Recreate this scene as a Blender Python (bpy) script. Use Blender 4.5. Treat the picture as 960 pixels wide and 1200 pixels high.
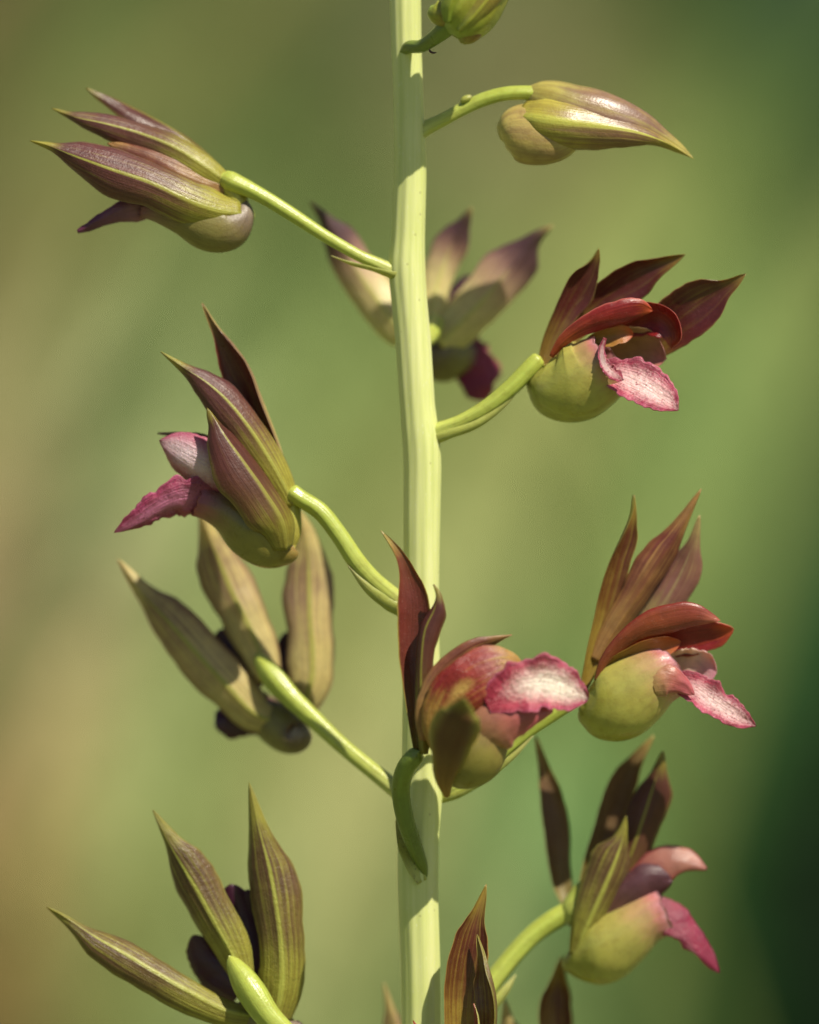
import bpy, math, random
from mathutils import Vector, noise
random.seed(7)
for o in list(bpy.data.objects): bpy.data.objects.remove(o)
scene = bpy.context.scene
col = scene.collection
R = math.radians

# ------------------------------------------------------------------ camera, sky, sun, exposure
ZC = 0.9            # height of the lens above the ground (m)
DIST = 0.8          # lens to stem (m)
PX = 1 / 6000.0     # one photo pixel at the stem (m)
cam_d = bpy.data.cameras.new('camera')
cam = bpy.data.objects.new('camera', cam_d); col.objects.link(cam)
cam.location = (0, -DIST, ZC); cam.rotation_euler = (R(90), 0, 0)
cam_d.sensor_fit = 'VERTICAL'; cam_d.sensor_height = 24; cam_d.lens = 96
cam_d.clip_start = 0.05; cam_d.clip_end = 500
cam_d.dof.use_dof = True; cam_d.dof.focus_distance = DIST - 0.0095; cam_d.dof.aperture_fstop = 2.5
scene.camera = cam

SUN_EL, SUN_AZ = 52, 40     # elevation; azimuth to the right of the lens, on the lens side
world = bpy.data.worlds.new('World'); scene.world = world; world.use_nodes = True
wn = world.node_tree
sky = wn.nodes.new('ShaderNodeTexSky'); sky.sky_type = 'NISHITA'; sky.sun_disc = False
sky.sun_elevation = R(SUN_EL); sky.sun_rotation = R(180 - SUN_AZ)
wn.links.new(sky.outputs[0], wn.nodes['Background'].inputs[0])
wn.nodes['Background'].inputs[1].default_value = 0.052
sd = bpy.data.lights.new('sun', 'SUN'); sd.energy = 5.0; sd.angle = R(0.6); sd.color = (1.0, 0.92, 0.76)
sun = bpy.data.objects.new('sun', sd); col.objects.link(sun)
tosun = Vector((math.sin(R(SUN_AZ)) * math.cos(R(SUN_EL)), -math.cos(R(SUN_AZ)) * math.cos(R(SUN_EL)), math.sin(R(SUN_EL))))
sun.rotation_euler = tosun.to_track_quat('Z', 'Y').to_euler()
scene.view_settings.view_transform = 'Standard'; scene.view_settings.look = 'None'
scene.view_settings.exposure = 0.35; scene.view_settings.gamma = 1.0

# ------------------------------------------------------------------ helpers
def W(p):
    """photo pixel x, y and depth d (pixels behind the stem plane) -> world point"""
    x, y, d = p
    s = 1 + d * PX / DIST
    return Vector(((x - 480) * PX * s, d * PX, ZC + (600 - y) * PX * s))

def cr(pts, t):
    """Catmull-Rom through evenly spaced control values (tuples or floats)"""
    n = len(pts) - 1
    f = min(max(t, 0), 1) * n; i = min(int(f), n - 1); u = f - i
    g = lambda k: pts[k] if 0 <= k <= n else (2 * pts[0] - pts[1] if k < 0 else 2 * pts[n] - pts[n - 1])
    a, b, c, d = g(i - 1), g(i), g(i + 1), g(i + 2)
    return 0.5 * ((2 * b) + (c - a) * u + (2 * a - 5 * b + 4 * c - d) * u * u + (3 * b - a - 3 * c + d) * u ** 3)

def lin(v, t):
    if not isinstance(v, (list, tuple)): return v
    n = len(v) - 1; f = t * n; i = min(int(f), n - 1)
    u = f - i; u = u * u * (3 - 2 * u)
    return v[i] * (1 - u) + v[i + 1] * u

def empty(name, loc, parent=None, ploc=Vector((0, 0, 0)), label=None):
    o = bpy.data.objects.new(name, None); col.objects.link(o)
    o.empty_display_size = 0.01
    o.location = Vector(loc) - ploc
    if parent: o.parent = parent
    if label: o['label'] = label
    return o

def link_mesh(name, verts, faces, uvs, fmats, mats, parent, origin, label=None, smooth=True):
    me = bpy.data.meshes.new(name)
    me.from_pydata([tuple(v - origin) for v in verts], [], faces)
    uvl = me.uv_layers.new(name='UVMap')
    for p in me.polygons:
        p.use_smooth = smooth
        p.material_index = fmats[p.index] if fmats else 0
        for li in p.loop_indices:
            uvl.data[li].uv = uvs[me.loops[li].vertex_index]
    for m in mats: me.materials.append(m)
    o = bpy.data.objects.new(name, me); col.objects.link(o)
    if parent: o.parent = parent
    if label: o['label'] = label
    return o

FL = {}   # current flower: parent, world origin
def blade(name, pts, hw, roll=0, cup=0.8, d0=None, thick=2.6, inner=None, outer=None, ruffle=0.0, rfreq=7, wob=1.0,
          keel=0.0, seg=44, nu=18, taper=True, label=None, seed=None, wl=None, wr=None, papilla=0.0, fold=0.0, acumen=True):
    """A petal-like leaf of tissue: centre line pts (x,y,d), half widths, roll of the inner face (0 = towards the lens),
    cup = arc of the cross-section in radians (edges towards the inner side), a rounded keel on the outer side."""
    sd_ = random.random() * 100 if seed is None else seed
    P3 = [Vector(p if len(p) == 3 else (p[0], p[1], d0 or 0)) for p in pts]
    d0_ = d0 or 0
    V0 = Vector((0, 0, -1))
    verts, uvs = [], []
    inn, out = [], []
    hwl = wl or hw; hwr = wr or hw
    for i in range(seg + 1):
        t = i / seg
        C = cr(P3, t); T = (cr(P3, min(t + .01, 1)) - cr(P3, max(t - .01, 0))).normalized()
        N0 = (V0 - T * V0.dot(T)).normalized(); S0 = T.cross(N0)
        ph = R(lin(roll, t)); N = N0 * math.cos(ph) + S0 * math.sin(ph); S = S0 * math.cos(ph) - N0 * math.sin(ph)
        a = max(cr(list(map(float, hwl)), t), .4); b = max(cr(list(map(float, hwr)), t), .4)
        c = max(lin(cup, t), .02)
        if name == 'sepal' and acumen:
            if t > .70: a *= 1 - .30 * math.sin(math.pi * (t - .70) / .30); b *= 1 - .30 * math.sin(math.pi * (t - .70) / .30)
            a *= 1 + .13 * math.exp(-((t - .60) / .13) ** 2); b *= 1 + .13 * math.exp(-((t - .56) / .13) ** 2)
            c = min(c * (1 + .7 * max(0, t - .6) * 2.2), 2.2)
            tw = R(26) * noise.noise(Vector((t * 2.6, sd_, 4.4))) * t; ph += tw
            N = N0 * math.cos(ph) + S0 * math.sin(ph); S = S0 * math.cos(ph) - N0 * math.sin(ph)
        k_ = 1 + .8 * (min(c, 1.4) / math.sin(min(c, 1.4)) - 1)
        a *= k_; b *= k_
        if max(hwl[-1], hwr[-1]) > 3 and t > .82:
            e_ = math.sqrt(max(0.004, 1 - ((t - .82) / .18) ** 2)); a *= e_; b *= e_
        for side in (0, 1):
            row = []
            for j in range(nu + 1):
                s = -1 + 2 * j / nu
                s = math.copysign(abs(s) ** 0.9, s)
                w = a if s < 0 else b
                es = abs(s)
                # ragged, wavy margin
                rf = 0
                if ruffle:
                    n1 = noise.noise(Vector((t * rfreq, s * 1.2 + sd_, 3.1)))
                    n2 = noise.noise(Vector((t * rfreq * 2.7, math.copysign(1, s) * 5 + sd_, 7.7)))
                    w = w * (1 + ruffle * 0.28 * (.75 * n2 + .8 * n1) * es ** 2 * min(1, 4 * t))
                    rf = ruffle * w * 0.42 * n1 * es ** 1.5 * min(1, 3 * t)
                else:
                    w = w * (1 + (.16 * noise.noise(Vector((t * 5, math.copysign(2, s), sd_))) + .05 * noise.noise(Vector((t * 17, math.copysign(4, s), sd_)))) * es * min(1, t * 4))
                off = wob * (noise.noise(Vector((t * 3.0, s * 1.3, sd_ + 9))) * 1.6 + noise.noise(Vector((t * 9, s * 4, sd_ + 19))) * .4)
                veins = 0.28 * math.cos(s * 19) * wob * (1 - t * .6)
                p = C + S * (w * math.sin(c * s) / c) + N * (w * (1 - math.cos(c * s)) / c + rf + off + fold * w * es)
                edge = math.sqrt(max(0, 1 - es ** 4))
                th = thick * .5 * (.35 + .65 * edge) * (0.4 + 0.6 * min(1, min(a, b) / 8.0))
                if j in (0, nu): th = 0.12
                if side == 0:
                    p = p + N * (th + veins * edge * .5)
                    if papilla: p = p + N * papilla * max(0, noise.noise(Vector((t * 30, s * 9, sd_)))) * edge * min(1, 2.5 * t)
                else:
                    p = p - N * (th + keel * math.exp(-(s / .13) ** 2) * (1 - t) ** .35 + veins * edge)
                row.append(len(verts)); verts.append(W(p)); uvs.append((.5 + .5 * s, t))
            (inn if side == 0 else out).append(row)
    faces, fm = [], []
    for i in range(seg):
        for j in range(nu):
            faces.append((inn[i][j], inn[i + 1][j], inn[i + 1][j + 1], inn[i][j + 1])); fm.append(0)
            faces.append((out[i][j], out[i][j + 1], out[i + 1][j + 1], out[i + 1][j])); fm.append(1)
        for j, sg in ((0, 1), (nu, -1)):
            q = (inn[i][j], out[i][j], out[i + 1][j], inn[i + 1][j])
            faces.append(q if sg == 1 else q[::-1]); fm.append(1)
    for i in (0, seg):
        for j in range(nu):
            q = (inn[i][j], inn[i][j + 1], out[i][j + 1], out[i][j])
            faces.append(q if i == 0 else q[::-1]); fm.append(1)
    return link_mesh(name, verts, faces, uvs, fm, [inner or MI, outer or MO], FL['o'], FL['w'], label)

def loft(name, pts, ra, rb=None, d0=0, mat=None, inner=None, open_end=False, nr=32, seg=36, wob=.03, rim=0, thick=3, label=None,
         squash=0, ribs=0, parent=None, origin=None, lobes=None):
    """a tube or sac of varying radius; open_end leaves a mouth with a frilled rim and an inner wall"""
    P3 = [Vector(p if len(p) == 3 else (p[0], p[1], d0)) for p in pts]
    rb = rb or ra
    sd_ = random.random() * 100
    V0 = Vector((0, 0, -1))
    verts, uvs, O, I = [], [], [], []
    def ring(t, shrink):
        C = cr(P3, t); T = (cr(P3, min(t + .01, 1)) - cr(P3, max(t - .01, 0))).normalized()
        N = (V0 - T * V0.dot(T)).normalized(); S = T.cross(N)
        a = max(cr(list(map(float, ra)), t) - shrink, .2); b = max(cr(list(map(float, rb)), t) - shrink, .2)
        if name == 'pedicel' and t < .1:
            e_ = 1 + .55 * (1 - t / .1) ** 2; a *= e_; b *= e_
        if name == 'pedicel' and t > .94:
            e_ = math.sqrt(max(.002, 1 - ((t - .94) / .06) ** 2)); a *= e_; b *= e_
        row = []
        for j in range(nr):
            an = 2 * math.pi * j / nr
            k = 1 + wob * noise.noise(Vector((math.cos(an) * 1.3, math.sin(an) * 1.3 + t * 3, sd_)))
            if ribs: k += ribs * abs(math.cos(an * 3 + t * 1.5)) ** 3
            p = C + S * (a * k * math.cos(an)) + N * (b * k * math.sin(an))
            if rim and t > .6:
                e = ((t - .6) / .4) ** 2
                p = p + T * rim * e * (noise.noise(Vector((math.cos(an) * 2.5, math.sin(an) * 2.5, sd_))) * .6 + .35 * math.sin(an * 9))
                p = p + (S * math.cos(an) + N * math.sin(an)) * rim * .4 * e ** 2 * math.sin(an * 11 + 1)
            if lobes and t > .5:
                e = ((t - .5) / .5) ** 1.5
                p = p + T * e * sum(l * max(0, math.cos(an - R(a0))) ** 2 for a0, l in lobes)
            row.append(len(verts)); verts.append(W(p)); uvs.append((j / nr, t))
        return row
    for i in range(seg + 1): O.append(ring(i / seg, 0))
    faces, fm = [], []
    def skin(A, flip, m):
        for i in range(len(A) - 1):
            for j in range(nr):
                k = (j + 1) % nr
                q = (A[i][j], A[i][k], A[i + 1][k], A[i + 1][j])
                faces.append(q[::-1] if flip else q); fm.append(m)
    skin(O, True, 0)
    if open_end:
        for i in range(seg + 1): I.append(ring(i / seg, thick))
        skin(I, False, 1)
        for j in range(nr):
            k = (j + 1) % nr
            faces.append((O[-1][j], O[-1][k], I[-1][k], I[-1][j])); fm.append(0)
        faces.append(tuple(I[0])); fm.append(1)
    else:
        faces.append(tuple(O[-1])); fm.append(0)
    faces.append(tuple(O[0])[::-1]); fm.append(0)
    return link_mesh(name, verts, faces, uvs, fm, [mat, inner or mat], parent or FL['o'], origin or FL['w'], label)

# ------------------------------------------------------------------ materials
class NT:
    def __init__(s, name):
        s.m = bpy.data.materials.new(name); s.m.use_nodes = True
        s.t = s.m.node_tree; s.n = s.t.nodes; s.b = s.n['Principled BSDF']; s.out = s.n['Material Output']
    def new(s, k, **kw):
        n = s.n.new(k)
        for a, v in kw.items(): setattr(n, a, v)
        return n
    def link(s, a, b): s.t.links.new(a, b)
    def val(s, sock, v):
        if hasattr(v, 'links') or isinstance(v, bpy.types.NodeSocket): s.link(v, sock)
        else: sock.default_value = v
    def math(s, op, a, b=0.0, clamp=False):
        n = s.new('ShaderNodeMath', operation=op, use_clamp=clamp); s.val(n.inputs[0], a); s.val(n.inputs[1], b); return n.outputs[0]
    def mix(s, f, a, b, mode='MIX'):
        n = s.new('ShaderNodeMix', data_type='RGBA', blend_type=mode); s.val(n.inputs[0], f)
        for i, c in ((6, a), (7, b)):
            s.val(n.inputs[i], c if not isinstance(c, tuple) else (*c, 1))
        return n.outputs[2]
    def ramp(s, f, stops, interp='B_SPLINE'):
        n = s.new('ShaderNodeValToRGB'); s.link(f, n.inputs[0]); r = n.color_ramp; r.interpolation = interp
        while len(r.elements) < len(stops): r.elements.new(.5)
        for e, (p, c) in zip(r.elements, stops): e.position = p; e.color = (*c, 1) if isinstance(c, tuple) else (c, c, c, 1)
        return n.outputs[0]
    def noise(s, vec, scale, detail=3, rough=.55):
        n = s.new('ShaderNodeTexNoise'); s.link(vec, n.inputs['Vector']); n.inputs['Scale'].default_value = scale
        n.inputs['Detail'].default_value = detail; n.inputs['Roughness'].default_value = rough; return n.outputs[0]
    def mapping(s, vec, sc):
        n = s.new('ShaderNodeMapping'); s.link(vec, n.inputs[0]); n.inputs['Scale'].default_value = sc; return n.outputs[0]

def tissue(name, ramp_v, rib=None, ribw=.035, ribend=.95, edge=None, edgew=.07, streak=.35, speck=.25, rough=.42, sss=.15, trans=.24,
           tcol=None, bump=.25, cell=2600, spots=None, whites=None, mottle=.25, veins=0.0, sheen=0.0, gain=1.0, green=None):
    """plant tissue: colour along the organ (v), midrib, margin, lengthwise streaks, cell glints painted as pale specks"""
    N = NT(name)
    tc = N.new('ShaderNodeTexCoord'); uv = N.new('ShaderNodeSeparateXYZ'); N.link(tc.outputs['UV'], uv.inputs[0])
    u, v = uv.outputs[0], uv.outputs[1]
    ob = tc.outputs['Object']
    big = N.noise(ob, 260, 3)
    mid0 = N.noise(ob, 170, 3)
    st = N.noise(N.mapping(tc.outputs['UV'], (26, 2.2, 1)), 1.0, 4, .6)
    vj = N.math('ADD', v, N.math('MULTIPLY', N.math('SUBTRACT', N.math('ADD', N.math('MULTIPLY', st, .6), N.math('MULTIPLY', big, .4)), .5), .28), True)
    c = N.ramp(vj, [(p, tuple(q * gain for q in k)) for p, k in ramp_v])
    if green:      # living yellow-green ground showing through between the purple streaks, at the base, tip and margins
        gcol, gam = green
        g1 = N.noise(N.mapping(tc.outputs['UV'], (17, .9, 1)), 1.0, 4, .62)
        g2 = N.noise(ob, 130, 2)
        ends = N.math('ADD', N.math('MULTIPLY', N.math('SUBTRACT', .42, v, True), 2.0), N.math('MULTIPLY', N.math('SUBTRACT', v, .74, True), 2.6))
        gg = N.math('ADD', N.math('ADD', N.math('MULTIPLY', g1, .8), N.math('ADD', N.math('MULTIPLY', g2, .3), .1)), N.math('MULTIPLY', ends, .55))
        gm_ = N.ramp(gg, [(.62 - gam * .25, 0.0), (.94 - gam * .25, 1.0)], 'EASE')
        c = N.mix(gm_, c, gcol)
    # streaks and mottling
    f = N.ramp(st, [(.3, 0.0), (.7, 1.0)], 'EASE')
    c = N.mix(N.math('MULTIPLY', f, streak), c, N.mix(1.0, c, (.55, .45, .42), 'MULTIPLY'))
    c = N.mix(N.math('MULTIPLY', N.ramp(big, [(.4, 0.0), (.65, 1.0)]), mottle), c, N.mix(1.0, c, (1.45, 1.35, 1.1), 'MULTIPLY'))
    if veins:
        wv = N.math('SINE', N.math('ADD', N.math('MULTIPLY', u, 62.0), N.math('MULTIPLY', N.noise(N.mapping(tc.outputs['UV'], (3, 1.5, 1)), 1.0, 3), 7.0)))
        wv = N.ramp(N.math('ADD', N.math('MULTIPLY', wv, .5), .5), [(.45, 0.0), (.85, 1.0)])
        c = N.mix(N.math('MULTIPLY', N.math('MULTIPLY', wv, veins), N.ramp(mid0, [(.35, 0.2), (.6, 1.0)])), c, N.mix(1.0, c, (.48, .36, .42), 'MULTIPLY'))
    au = N.math('ABSOLUTE', N.math('SUBTRACT', u, .5))
    if rib:
        w = N.math('MULTIPLY', N.math('SUBTRACT', 1.3, v), ribw * 1.5)
        m = N.math('SUBTRACT', 1.0, N.math('DIVIDE', au, w), True)
        m = N.math('MULTIPLY', N.ramp(m, [(0, 0.0), (.6, 1.0)], 'EASE'), N.math('MULTIPLY', N.math('SUBTRACT', ribend, v, True), 4, True))
        c = N.mix(N.math('MULTIPLY', m, .85), c, rib)
    if edge:
        m = N.math('DIVIDE', N.math('SUBTRACT', N.math('ADD', au, N.math('MULTIPLY', N.math('SUBTRACT', big, .5), .04)), .5 - edgew), edgew, True)
        c = N.mix(N.math('MULTIPLY', m, .8), c, edge)
    if whites:   # (centre v, half length, half width, colour)
        cv, hl, hwid, wc = whites
        dv = N.math('DIVIDE', N.math('SUBTRACT', v, cv), hl); du = N.math('DIVIDE', au, hwid)
        r = N.math('SQRT', N.math('ADD', N.math('MULTIPLY', dv, dv), N.math('MULTIPLY', du, du)))
        fine = N.noise(ob, 1500, 4, .7)
        m = N.math('SUBTRACT', 1.35, N.math('ADD', r, N.math('MULTIPLY', N.math('SUBTRACT', fine, .5), 1.1)), True)
        c = N.mix(m, c, wc)
    if spots:
        vo = N.new('ShaderNodeTexVoronoi'); N.link(ob, vo.inputs['Vector']); vo.inputs['Scale'].default_value = 1500
        gate = N.ramp(N.noise(ob, 500, 2), [(.42, 0.0), (.55, 1.0)])
        m = N.math('MULTIPLY', N.math('LESS_THAN', vo.outputs['Distance'], .27), gate)
        c = N.mix(N.math('MULTIPLY', m, .75), c, spots)
    sp = N.new('ShaderNodeTexVoronoi'); N.link(ob, sp.inputs['Vector']); sp.inputs['Scale'].default_value = cell
    spm = N.math('MULTIPLY', N.math('SUBTRACT', .9, N.math('MULTIPLY', sp.outputs['Distance'], 3.2), True), N.ramp(N.noise(ob, 900, 3), [(.5, 0.0), (.62, 1.0)]))
    c = N.mix(N.math('MULTIPLY', spm, speck * .55), c, (.70, .58, .48))  # sparkle of the cells put into the colour as pale specks
    mid = N.noise(ob, 520, 4, .65)
    c = N.mix(N.ramp(mid, [(.38, .4), (.5, 0.0)]), c, N.mix(1.0, c, (.72, .62, .6), 'MULTIPLY'))
    N.link(c, N.b.inputs['Base Color'])
    N.val(N.b.inputs['Roughness'], N.math('ADD', N.math('MULTIPLY', mid0, .4), rough - .24))
    N.b.inputs['Subsurface Weight'].default_value = sss; N.b.inputs['Subsurface Radius'].default_value = (.0012, .0008, .0004)
    N.b.inputs['Subsurface Scale'].default_value = 1.0
    N.b.inputs['Specular IOR Level'].default_value = .5
    if sheen: N.b.inputs['Sheen Weight'].default_value = sheen; N.b.inputs['Sheen Roughness'].default_value = .4
    bp = N.new('ShaderNodeBump'); bp.inputs['Strength'].default_value = bump; bp.inputs['Distance'].default_value = .00028
    h = N.math('ADD', N.math('MULTIPLY', st, 1.6), N.math('ADD', N.math('MULTIPLY', sp.outputs['Distance'], .22), N.noise(ob, 1100, 3)))
    N.link(h, bp.inputs['Height']); N.link(bp.outputs[0], N.b.inputs['Normal'])
    if trans:
        tr = N.new('ShaderNodeBsdfTranslucent')
        tcc = N.mix(1.0, c, tcol or (1.5, 1.0, .7), 'MULTIPLY'); N.link(tcc, tr.inputs[0]); N.link(bp.outputs[0], tr.inputs[1])
        mx = N.new('ShaderNodeMixShader'); mx.inputs[0].default_value = trans
        N.link(N.b.outputs[0], mx.inputs[1]); N.link(tr.outputs[0], mx.inputs[2]); N.link(mx.outputs[0], N.out.inputs[0])
    return N.m

G_ = (.36, .42, .06); YG = (.46, .44, .07)
sepal_in = tissue('sepal_inner', green=((.20,.13,.03), 0.02), gain=0.85, veins=0, ramp_v=[(0, (.30, .28, .05)), (.16, (.17, .07, .03)), (.36, (.115, .020, .022)), (.86, (.10, .018, .022)), (.94, (.26, .14, .04)), (1, (.5, .40, .12))],
                  edge=(.26, .20, .06), edgew=.035, streak=.3, speck=.35, rough=.36, trans=.14, tcol=(1.8, .8, .6))
sepal_in_brown = tissue('sepal_inner_brown', green=((.30,.22,.04), 0.25), gain=0.8, veins=0.3, ramp_v=[(0, (.42, .30, .06)), (.3, (.26, .11, .03)), (.55, (.12, .026, .018)), (.86, (.15, .035, .022)), (.94, (.40, .22, .05)), (1, (.6, .48, .14))],
                  edge=(.45, .28, .07), edgew=.05, streak=.35, speck=.3, rough=.34, trans=.2, tcol=(1.8, .9, .5))
sepal_out = tissue('sepal_outer', green=((.38,.37,.055), -0.12), gain=0.8, veins=0.5, ramp_v=[(0, (.46, .48, .06)), (.16, (.38, .34, .06)), (.36, (.19, .062, .060)), (.80, (.16, .045, .062)), (.89, (.28, .20, .05)), (1, (.55, .48, .12))],
                   rib=(.42, .42, .08), edge=(.20, .11, .06), edgew=.05, streak=.45, speck=.4, rough=.4, bump=.4, sheen=.15)
sepal_out_tan = tissue('sepal_outer_tan', green=((.66,.58,.24), 0.5), gain=0.92, veins=0.45, ramp_v=[(0, (.66, .66, .18)), (.25, (.66, .58, .24)), (.5, (.54, .36, .24)), (.8, (.20, .09, .085)), (.9, (.36, .30, .07)), (1, (.45, .42, .12))],
                   rib=(.44, .44, .10), ribw=.05, edge=(.16, .06, .05), edgew=.13, streak=.45, speck=.3, rough=.42, bump=.3, trans=.32)
sepal_out_olive = tissue('sepal_outer_olive', green=((.34,.34,.06), 0.2), gain=0.9, veins=0.6, ramp_v=[(0, (.46, .50, .08)), (.18, (.34, .34, .07)), (.4, (.19, .115, .05)), (.8, (.15, .075, .045)), (.92, (.26, .23, .05)), (1, (.40, .38, .10))],
                   rib=(.44, .46, .09), ribw=.045, edge=(.26, .24, .05), edgew=.06, streak=.6, speck=.25, rough=.4, bump=.6)
sepal_out_dark = tissue('sepal_outer_dark', green=((.26,.24,.04), -0.5), gain=0.72, veins=0.3, ramp_v=[(0, (.40, .36, .06)), (.2, (.24, .15, .05)), (.45, (.15, .042, .036)), (.85, (.13, .036, .034)), (.93, (.28, .20, .05)), (1, (.45, .38, .12))],
                   rib=(.30, .28, .05), edge=(.24, .18, .05), streak=.4, speck=.3, rough=.4)
sepal_out_pink = tissue('sepal_outer_pink', green=((.42,.34,.15), 0.05), gain=0.9, veins=0.4, ramp_v=[(0, (.36, .28, .10)), (.3, (.34, .16, .14)), (.85, (.30, .13, .11)), (1, (.45, .40, .12))], rib=(.4, .3, .15), streak=.3, speck=.3, trans=.3)
petal_red = tissue('petal_red', gain=0.85, veins=0.25, ramp_v=[(0, (.30, .12, .03)), (.25, (.27, .025, .02)), (.7, (.27, .014, .02)), (1, (.20, .012, .02))], green=((.40, .07, .025), -.1), edge=(.50, .14, .12), edgew=.05,
                   streak=.3, speck=.6, rough=.36, trans=.2, tcol=(2.2, .7, .5), mottle=.6)
petal_amber = tissue('petal_amber', [(0, (.22, .08, .03)), (.3, (.24, .05, .025)), (.6, (.26, .07, .03)), (.85, (.26, .04, .035)), (1, (.42, .16, .12))], edge=(.18, .015, .015), edgew=.10,
                   streak=.35, speck=.8, rough=.3, trans=.2, tcol=(2, .8, .5), mottle=.5)
petal_frost = tissue('petal_frosted', [(0, (.30, .04, .06)), (.35, (.44, .09, .16)), (.75, (.50, .16, .25)), (1, (.42, .08, .16))], edge=(.42, .10, .16), edgew=.06,
                   streak=.2, speck=.9, rough=.35, bump=.8, whites=(.6, .4, .3, (.74, .56, .62)))
petal_redfrost = tissue('petal_red_frosted', [(0, (.18, .05, .03)), (.25, (.20, .018, .018)), (.55, (.26, .03, .025)), (.74, (.34, .07, .07)), (.86, (.52, .24, .27)), (1, (.62, .38, .42))],
                   streak=.3, speck=.8, rough=.3, bump=.7, mottle=.8, green=((.42, .26, .06), .05), whites=(.45, .12, .12, (.55, .36, .10)))
petal_dark = tissue('petal_dark', [(0, (.12, .05, .05)), (.4, (.05, .012, .03)), (1, (.055, .012, .035))], streak=.2, speck=.15, rough=.4, trans=.1)
lip_pink = tissue('lip_pink', veins=.35, ramp_v=[(0, (.34, .03, .05)), (.3, (.46, .06, .12)), (.8, (.52, .10, .18)), (1, (.46, .08, .16))], edge=(.50, .13, .22), edgew=.1,
                  streak=.15, speck=.9, rough=.35, bump=1.0, cell=1900, spots=(.30, .02, .05), whites=(.66, .40, .30, (.88, .82, .70)), trans=.2, tcol=(1.4, .9, .9), mottle=.5)
lip_mottled = tissue('lip_mottled', veins=.3, ramp_v=[(0, (.34, .03, .06)), (.3, (.48, .08, .15)), (1, (.48, .08, .16))], edge=(.5, .14, .22), edgew=.1,
                  streak=.15, speck=.9, rough=.33, bump=1.0, cell=1900, spots=(.33, .02, .06), whites=(.55, .5, .3, (.82, .58, .58)), trans=.2, tcol=(1.4, .9, .9), mottle=.5)
lip_magenta = tissue('lip_magenta', veins=.4, ramp_v=[(0, (.30, .08, .12)), (.3, (.32, .04, .12)), (1, (.32, .04, .11))], whites=(.55, .5, .3, (.50, .16, .28)), edge=(.42, .08, .18), edgew=.12,
                  streak=.25, speck=.5, rough=.35, bump=1.0, cell=1900, spots=(.12, .006, .03), trans=.15, tcol=(1.4, .8, .9), mottle=.7)
lip_deep = tissue('lip_deep_magenta', [(0, (.28, .08, .10)), (.3, (.27, .025, .08)), (1, (.24, .02, .06))], edge=(.32, .06, .10), edgew=.1, streak=.3, speck=.4, rough=.4, bump=.8, trans=.2, tcol=(1.4, .8, .9), mottle=.5)
lip_purple = tissue('lip_purple', [(0, (.30, .14, .20)), (.4, (.16, .05, .11)), (1, (.09, .018, .05))], streak=.3, speck=.3, rough=.4, trans=.15)
pouch_green = tissue('pouch_green', gain=0.92, veins=.14, ramp_v=[(0, (.34, .32, .08)), (.3, (.36, .38, .07)), (.7, (.36, .34, .08)), (.86, (.42, .26, .14)), (.95, (.46, .14, .16)), (1, (.56, .30, .34))],
                  streak=.12, speck=.08, rough=.30, sss=.2, trans=0, bump=.12, mottle=.3)
pouch_olive = tissue('pouch_olive', gain=0.75, veins=0, ramp_v=[(0, (.30, .17, .06)), (.25, (.26, .24, .05)), (.6, (.26, .24, .05)), (.8, (.28, .14, .09)), (1, (.36, .07, .11))],
                  streak=.12, speck=.08, rough=.33, sss=.2, trans=0, bump=.12, mottle=.3)
pouch_grey = tissue('pouch_grey', gain=0.7, veins=0, ramp_v=[(0, (.16, .11, .10)), (.10, (.42, .36, .26)), (.2, (.17, .10, .09)), (.38, (.30, .27, .07)), (.7, (.30, .27, .07)), (.85, (.30, .18, .13)), (1, (.26, .07, .14))],
                  streak=.5, speck=.1, rough=.52, sss=.2, trans=0, bump=.25)
pouch_in = tissue('pouch_inner', [(0, (.16, .09, .03)), (.6, (.24, .15, .05)), (.9, (.36, .14, .10)), (1, (.5, .22, .26))], streak=.2, speck=.2, rough=.45, trans=0)
lobe_in = tissue('side_lobe_inner', [(0, (.34, .22, .07)), (.5, (.46, .32, .11)), (.8, (.50, .28, .15)), (1, (.58, .22, .22))], streak=.2, speck=.2, rough=.4, trans=.2)
petal_dusky = tissue('petal_dusky', [(0, (.26, .08, .06)), (.4, (.28, .09, .08)), (.75, (.42, .21, .16)), (1, (.40, .16, .15))], edge=(.22, .025, .04), edgew=.16, streak=.3, speck=.4, rough=.4, trans=.25, mottle=.5)
petal_mauve = tissue('petal_mauve', [(0, (.16, .08, .05)), (.4, (.075, .025, .035)), (1, (.09, .028, .045))], streak=.4, speck=.2, rough=.45, trans=.15)
lobe_pale = tissue('side_lobe_pale', [(0, (.55, .35, .2)), (.4, (.78, .64, .52)), (.8, (.72, .42, .48)), (1, (.6, .25, .35))], streak=.2, speck=.4, rough=.4, trans=.2, mottle=.4)
column_m = tissue('column_amber', [(0, (.18, .12, .03)), (.6, (.26, .13, .03)), (1, (.34, .07, .02))], streak=.4, speck=.1, rough=.42, trans=0, sss=.3, bump=.1)
cap_m = tissue('anther_orange', [(0, (.34, .14, .04)), (.5, (.36, .05, .02)), (1, (.30, .04, .02))], streak=.3, speck=.3, rough=.5, trans=0, sss=.3, bump=.1)
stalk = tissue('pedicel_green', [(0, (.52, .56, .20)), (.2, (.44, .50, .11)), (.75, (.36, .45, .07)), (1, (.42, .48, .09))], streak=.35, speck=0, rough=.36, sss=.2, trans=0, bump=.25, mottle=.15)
stalk_shaded = tissue('pedicel_shaded_green', [(0, (.17, .22, .035)), (.5, (.11, .17, .03)), (1, (.20, .28, .04))], streak=.35, speck=0, rough=.36, sss=.15, trans=0, bump=.25, mottle=.15)  # darker copy of the pedicel green, shade put into the colour
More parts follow.
